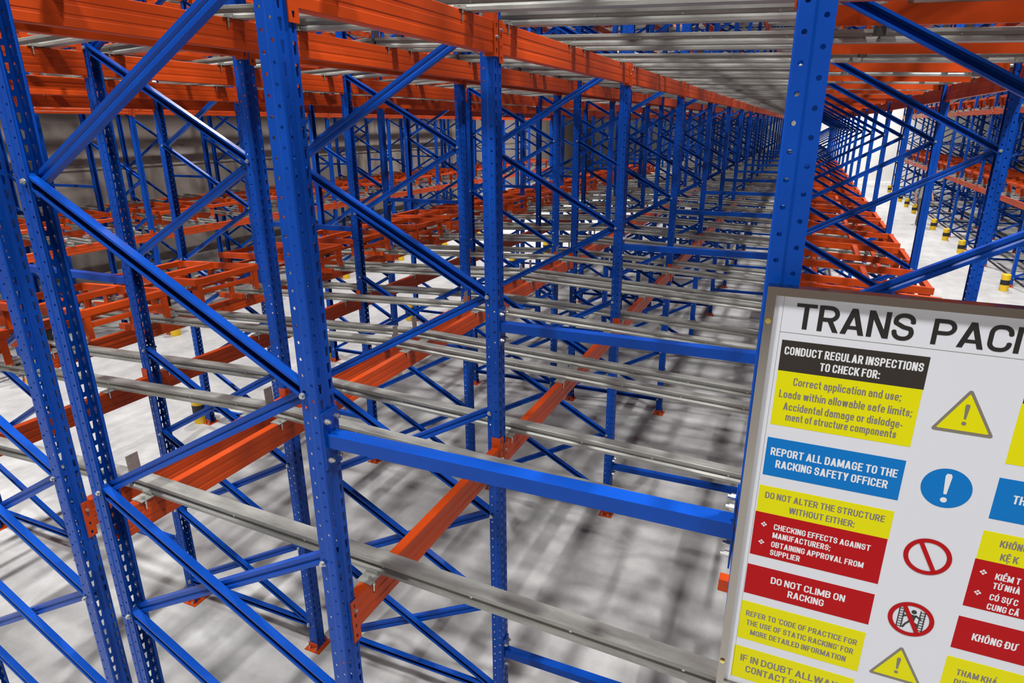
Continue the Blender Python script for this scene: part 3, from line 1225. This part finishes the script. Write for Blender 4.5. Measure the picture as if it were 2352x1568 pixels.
notice('notice_box', 'red box with a bulleted list', -.004, .246, 2.577, 2.468, P_RED,
       [('CHECKING EFFECTS AGAINST', .27, .0138, .184, 'l', .040, BO), ('MANUFACTURERS;', .46, .0138, .113, 'l', .040, BO),
        ('OBTAINING APPROVAL FROM', .67, .0138, .178, 'l', .040, BO), ('SUPPLIER', .86, .0138, .060, 'l', .040, BO)], P_WHT, [(.020, .26), (.020, .67)])
notice('notice_box', 'red box against climbing', -.005, .245, 2.4415, 2.364, P_RED, [('DO NOT CLIMB ON', .37, .0170, .147, 'c', 0, BO), ('RACKING', .69, .0170, .072, 'c', 0, BO)], P_WHT)
notice('notice_box', 'yellow box about the code of practice', -.006, .244, 2.342, 2.2375, P_YEL,
       [("REFER TO 'CODE OF PRACTICE FOR", .30, .0145, .226, 'c', 0, BO), ("THE USE OF STATIC RACKING' FOR", .54, .0145, .219, 'c', 0, BO), ('MORE DETAILED INFORMATION', .78, .0145, .197, 'c', 0, BO)], P_GRY)
notice('notice_box', 'lowest yellow box of the left column', -.008, .242, 2.2145, 2.1235, P_YEL, [('IF IN DOUBT ALLWAYS', .34, .0190, .218, 'c', 0, BO), ('CONTACT SU', .66, .0190, .118, 'l', .030, BO)], P_GRY)
RX = .397
notice('notice_box', 'charcoal heading box of the right column', RX + .003, RX + .253, 2.966, 2.902, P_DK, None, None)
notice('notice_box', 'uppermost yellow box of the right column', RX + .002, RX + .252, 2.902, 2.783, P_YEL, None, None)
notice('notice_box', 'blue box of the right column', RX, RX + .25, 2.7535, 2.667, P_BLU, [('TH', .45, .0175, None, 'l', .028, BO)], P_WHT)
notice('notice_box', 'yellow heading box above the right red list', RX - .002, RX + .248, 2.6405, 2.577, P_YEL, [('KHÔNG', .34, .0150, None, 'l', .030, BO), ('KỆ K', .78, .0150, None, 'l', .036, BO)], P_GRY)
notice('notice_box', 'red box of the right column with bullets', RX - .003, RX + .247, 2.577, 2.467, P_RED,
       [('KIỂM T', .27, .0138, None, 'l', .038, BO), ('TỪ NHÀ', .46, .0138, None, 'l', .038, BO), ('CÓ SỰ C', .70, .0138, None, 'l', .038, BO), ('CUNG CẤ', .90, .0138, None, 'l', .038, BO)], P_WHT, [(.018, .24), (.018, .67)])
notice('notice_box', 'lower red box of the right column', RX - .004, RX + .246, 2.441, 2.363, P_RED, [('KHÔNG ĐƯ', .52, .0170, None, 'l', .030, BO)], P_WHT)
notice('notice_box', 'lower yellow box of the right column', RX - .005, RX + .245, 2.341, 2.236, P_YEL, [('THAM KHẢ', .32, .0150, None, 'l', .022, BO), ('DỤN', .56, .0150, None, 'l', .022, BO)], P_GRY)


def disc(mb, cx, cz, r, m, y, r0=None, n=48):
    a = [(cx + OX + r * cos(2 * pi * i / n), y, cz + OZ + r * sin(2 * pi * i / n)) for i in range(n)]
    if r0 is None:
        mb.add(a, [tuple(range(n))], m)
    else:
        b = [(cx + OX + r0 * cos(2 * pi * i / n), y, cz + OZ + r0 * sin(2 * pi * i / n)) for i in range(n)]
        mb.add(a + b, [(i, (i + 1) % n, n + (i + 1) % n, n + i) for i in range(n)], m)


def poly(mb, pts, m, y):
    mb.add([(x + OX, y, z + OZ) for x, z in pts], [tuple(range(len(pts)))], m)


def exclaim(mb, cx, cz, h, m, y):
    w = h * .09
    poly(mb, [(cx - w * .45, cz - h * .20), (cx + w * .45, cz - h * .20), (cx + w, cz + h * .42), (cx + w * .6, cz + h * .5), (cx - w * .6, cz + h * .5), (cx - w, cz + h * .42)], m, y)
    disc(mb, cx, cz - h * .40, w * 1.0, m, y, None, 20)


def round_tri(cx, cz, w, h, r):
    pts = []
    P = [(cx - w / 2, cz - h / 2), (cx + w / 2, cz - h / 2), (cx, cz + h / 2)]
    for i, a0 in enumerate((150, 270, 30)):
        c = Vector(P[i]); g = Vector((cx, cz - h * .17)); c = c + (g - c).normalized() * r
        for k in range(5):
            a = radians(a0 + k * 30)
            pts.append((c.x + r * cos(a), c.y + r * sin(a)))
    return pts


for cz, cx, lab in ((2.871, .323, 'yellow warning triangle beside the inspection boxes'), (2.288, .313, 'yellow warning triangle low on the board')):
    mb = MB()
    poly(mb, round_tri(cx, cz, .094, .084, .004), P_GRY, PY - .0002)
    poly(mb, round_tri(cx, cz - .0015, .080, .071, .0015), P_YEL, PY - .0004)
    exclaim(mb, cx, cz - .006, .042, P_GRY, PY - .0006)
    sp('warning_symbol', mb, lab)
mb = MB(); disc(mb, .321, 2.712, .0415, P_BLU, PY - .0002); exclaim(mb, .321, 2.712, .062, P_WHT, PY - .0004)
sp('mandatory_symbol', mb, 'blue disc with white exclamation mark')


def no_sign(mb, cx, cz, r):
    disc(mb, cx, cz, r, P_RED, PY - .0007, r * .79)
    w = r * .10
    d = Vector((.46, -.89)).normalized(); q = Vector((.89, .46)).normalized()
    c = Vector((cx, cz))
    poly(mb, [tuple(c - d * r * .85 - q * w), tuple(c + d * r * .85 - q * w), tuple(c + d * r * .85 + q * w), tuple(c - d * r * .85 + q * w)], P_RED, PY - .0009)


mb = MB(); no_sign(mb, .318, 2.557, .041)
sp('prohibition_symbol', mb, 'empty red prohibition ring')
mb = MB()
cx, cz = .316, 2.404
for sx_ in (-.0185, .0185):
    for e_ in (-.004, .004):
        poly(mb, [(cx + sx_ + e_ - .001, cz - .025), (cx + sx_ + e_ + .001, cz - .025), (cx + sx_ + e_ + .001, cz + .025), (cx + sx_ + e_ - .001, cz + .025)], P_BLK, PY - .0003)
    for k in range(8):
        z = cz - .023 + k * .0062
        poly(mb, [(cx + sx_ - .005, z), (cx + sx_ + .006, z), (cx + sx_ + .006, z + .0016), (cx + sx_ - .005, z + .0016)], P_BLK, PY - .0005)
disc(mb, cx + .003, cz + .019, .0048, P_BLK, PY - .0004, None, 20)
poly(mb, [(cx - .004, cz - .006), (cx + .006, cz - .006), (cx + .008, cz + .011), (cx - .002, cz + .012)], P_BLK, PY - .0004)
poly(mb, [(cx + .006, cz + .009), (cx + .017, cz + .003), (cx + .018, cz + .006), (cx + .007, cz + .013)], P_BLK, PY - .0004)
poly(mb, [(cx - .001, cz + .011), (cx - .014, cz + .002), (cx - .014, cz + .006), (cx - .002, cz + .014)], P_BLK, PY - .0004)
poly(mb, [(cx - .004, cz - .005), (cx + .001, cz - .005), (cx - .006, cz - .014), (cx - .010, cz - .024), (cx - .014, cz - .023), (cx - .009, cz - .012)], P_BLK, PY - .0004)
poly(mb, [(cx + .001, cz - .005), (cx + .006, cz - .005), (cx + .014, cz - .009), (cx + .012, cz - .022), (cx + .008, cz - .022), (cx + .010, cz - .012)], P_BLK, PY - .0004)
no_sign(mb, cx, cz, .041)
sp('prohibition_symbol', mb, 'red ring over a figure on a ladder')


# ------------------------------------------------------------------ person far down the right aisle
def person(x, y, rz, label):
    root = obj('person', None, None, (x, y, 0), (0, 0, rz))
    tag(root, label, 'person')

    def skin(name, verts, edges, mats, sub=2, pick=None):
        me = bpy.data.meshes.new(name)
        me.from_pydata([v[:3] for v in verts], edges, [])
        ob = bpy.data.objects.new(name, me)
        C.objects.link(ob)
        ob.modifiers.new('s', 'SKIN')
        for i, v in enumerate(verts):
            r = v[3] if isinstance(v[3], tuple) else (v[3], v[3])
            me.skin_vertices[0].data[i].radius = r
        me.skin_vertices[0].data[0].use_root = True
        sb = ob.modifiers.new('u', 'SUBSURF'); sb.levels = sub; sb.render_levels = sub
        dg = bpy.context.evaluated_depsgraph_get()
        me2 = bpy.data.meshes.new_from_object(ob.evaluated_get(dg))
        bpy.data.objects.remove(ob)
        for m in mats:
            me2.materials.append(m)
        for p in me2.polygons:
            p.use_smooth = True
            p.material_index = pick(p.center) if pick else 0
        return obj(name, me2, root)
    V = [(0, 0, .92, (.15, .11)), (0, 0, 1.10, (.14, .10)), (0, .01, 1.28, (.17, .11)), (0, .01, 1.40, (.13, .09)), (0, .0, 1.47, .055), (0, -.02, 1.56, (.075, .09)), (0, -.01, 1.66, (.07, .085)),
         (-.19, .01, 1.37, .055), (-.25, .03, 1.10, .042), (-.25, -.04, .86, .032), (-.25, -.06, .78, (.022, .036)),
         (.19, .01, 1.37, .055), (.25, -.02, 1.10, .042), (.24, -.16, .92, .032), (.23, -.21, .86, (.022, .036)),
         (-.09, 0, .84, .085), (-.10, -.12, .48, .058), (-.10, -.04, .09, .042), (-.10, -.17, .04, .035),
         (.09, 0, .84, .085), (.10, .08, .48, .058), (.10, .27, .12, .042), (.10, .17, .04, .035)]
    E_ = [(0, 1), (1, 2), (2, 3), (3, 4), (4, 5), (5, 6), (3, 7), (7, 8), (8, 9), (9, 10), (3, 11), (11, 12), (12, 13), (13, 14), (0, 15), (15, 16), (16, 17), (17, 18), (0, 19), (19, 20), (20, 21), (21, 22)]

    def pick(c):
        if c.z < .09:
            return 3
        if c.z < .94 and abs(c.x) < .19:
            return 2
        if c.z > 1.45 or (abs(c.x) > .17 and c.z < 1.12):
            return 0
        return 1
    skin('body', V, E_, [SKIN, SHIRT, TROUS, SHOE], 2, pick)
    for s in (-1, 1):                     # five fingers on each hand
        hx, hy, hz = (-.25, -.075, .735) if s < 0 else (.228, -.235, .81)
        for k in range(4):
            skin('finger', [(hx, hy - .018 + k * .012 + .03, hz + .02, .009), (hx, hy - .022 + k * .012 + .03, hz - .03 - .006 * (k in (1, 2)), .008), (hx - s * .012, hy - .022 + k * .012 + .03, hz - .055, .007)], [(0, 1), (1, 2)], [SKIN], 1)
        skin('finger', [(hx, hy, hz + .045, .010), (hx - s * .012, hy - .03, hz + .01, .009), (hx - s * .012, hy - .035, hz - .015, .008)], [(0, 1), (1, 2)], [SKIN], 1)
    skin('hair', [(0, .02, 1.60, (.072, .06)), (0, .01, 1.68, (.076, .085)), (0, -.03, 1.72, (.06, .06))], [(0, 1), (1, 2)], [HAIR], 2)
    mb = MB(); mb.cyl((0, -.105, 1.56), (0, -.03, -.012), .014, SKIN, 8, .010)
    for s in (-1, 1):
        mb.cyl((s * .03, -.098, 1.60), (0, -.012, 0), .009, HAIR, 8)
        mb.cyl((s * .078, -.01, 1.585), (s * .012, .01, 0), .024, SKIN, 8, .016)
    mb.box((-.022, -.112, 1.515), (.022, -.10, 1.522), TROUS)
    obj('face', mb.mesh('face'), root)
    return root


person(3.86, 26.2, radians(20), 'person in a grey shirt walking down the right aisle')
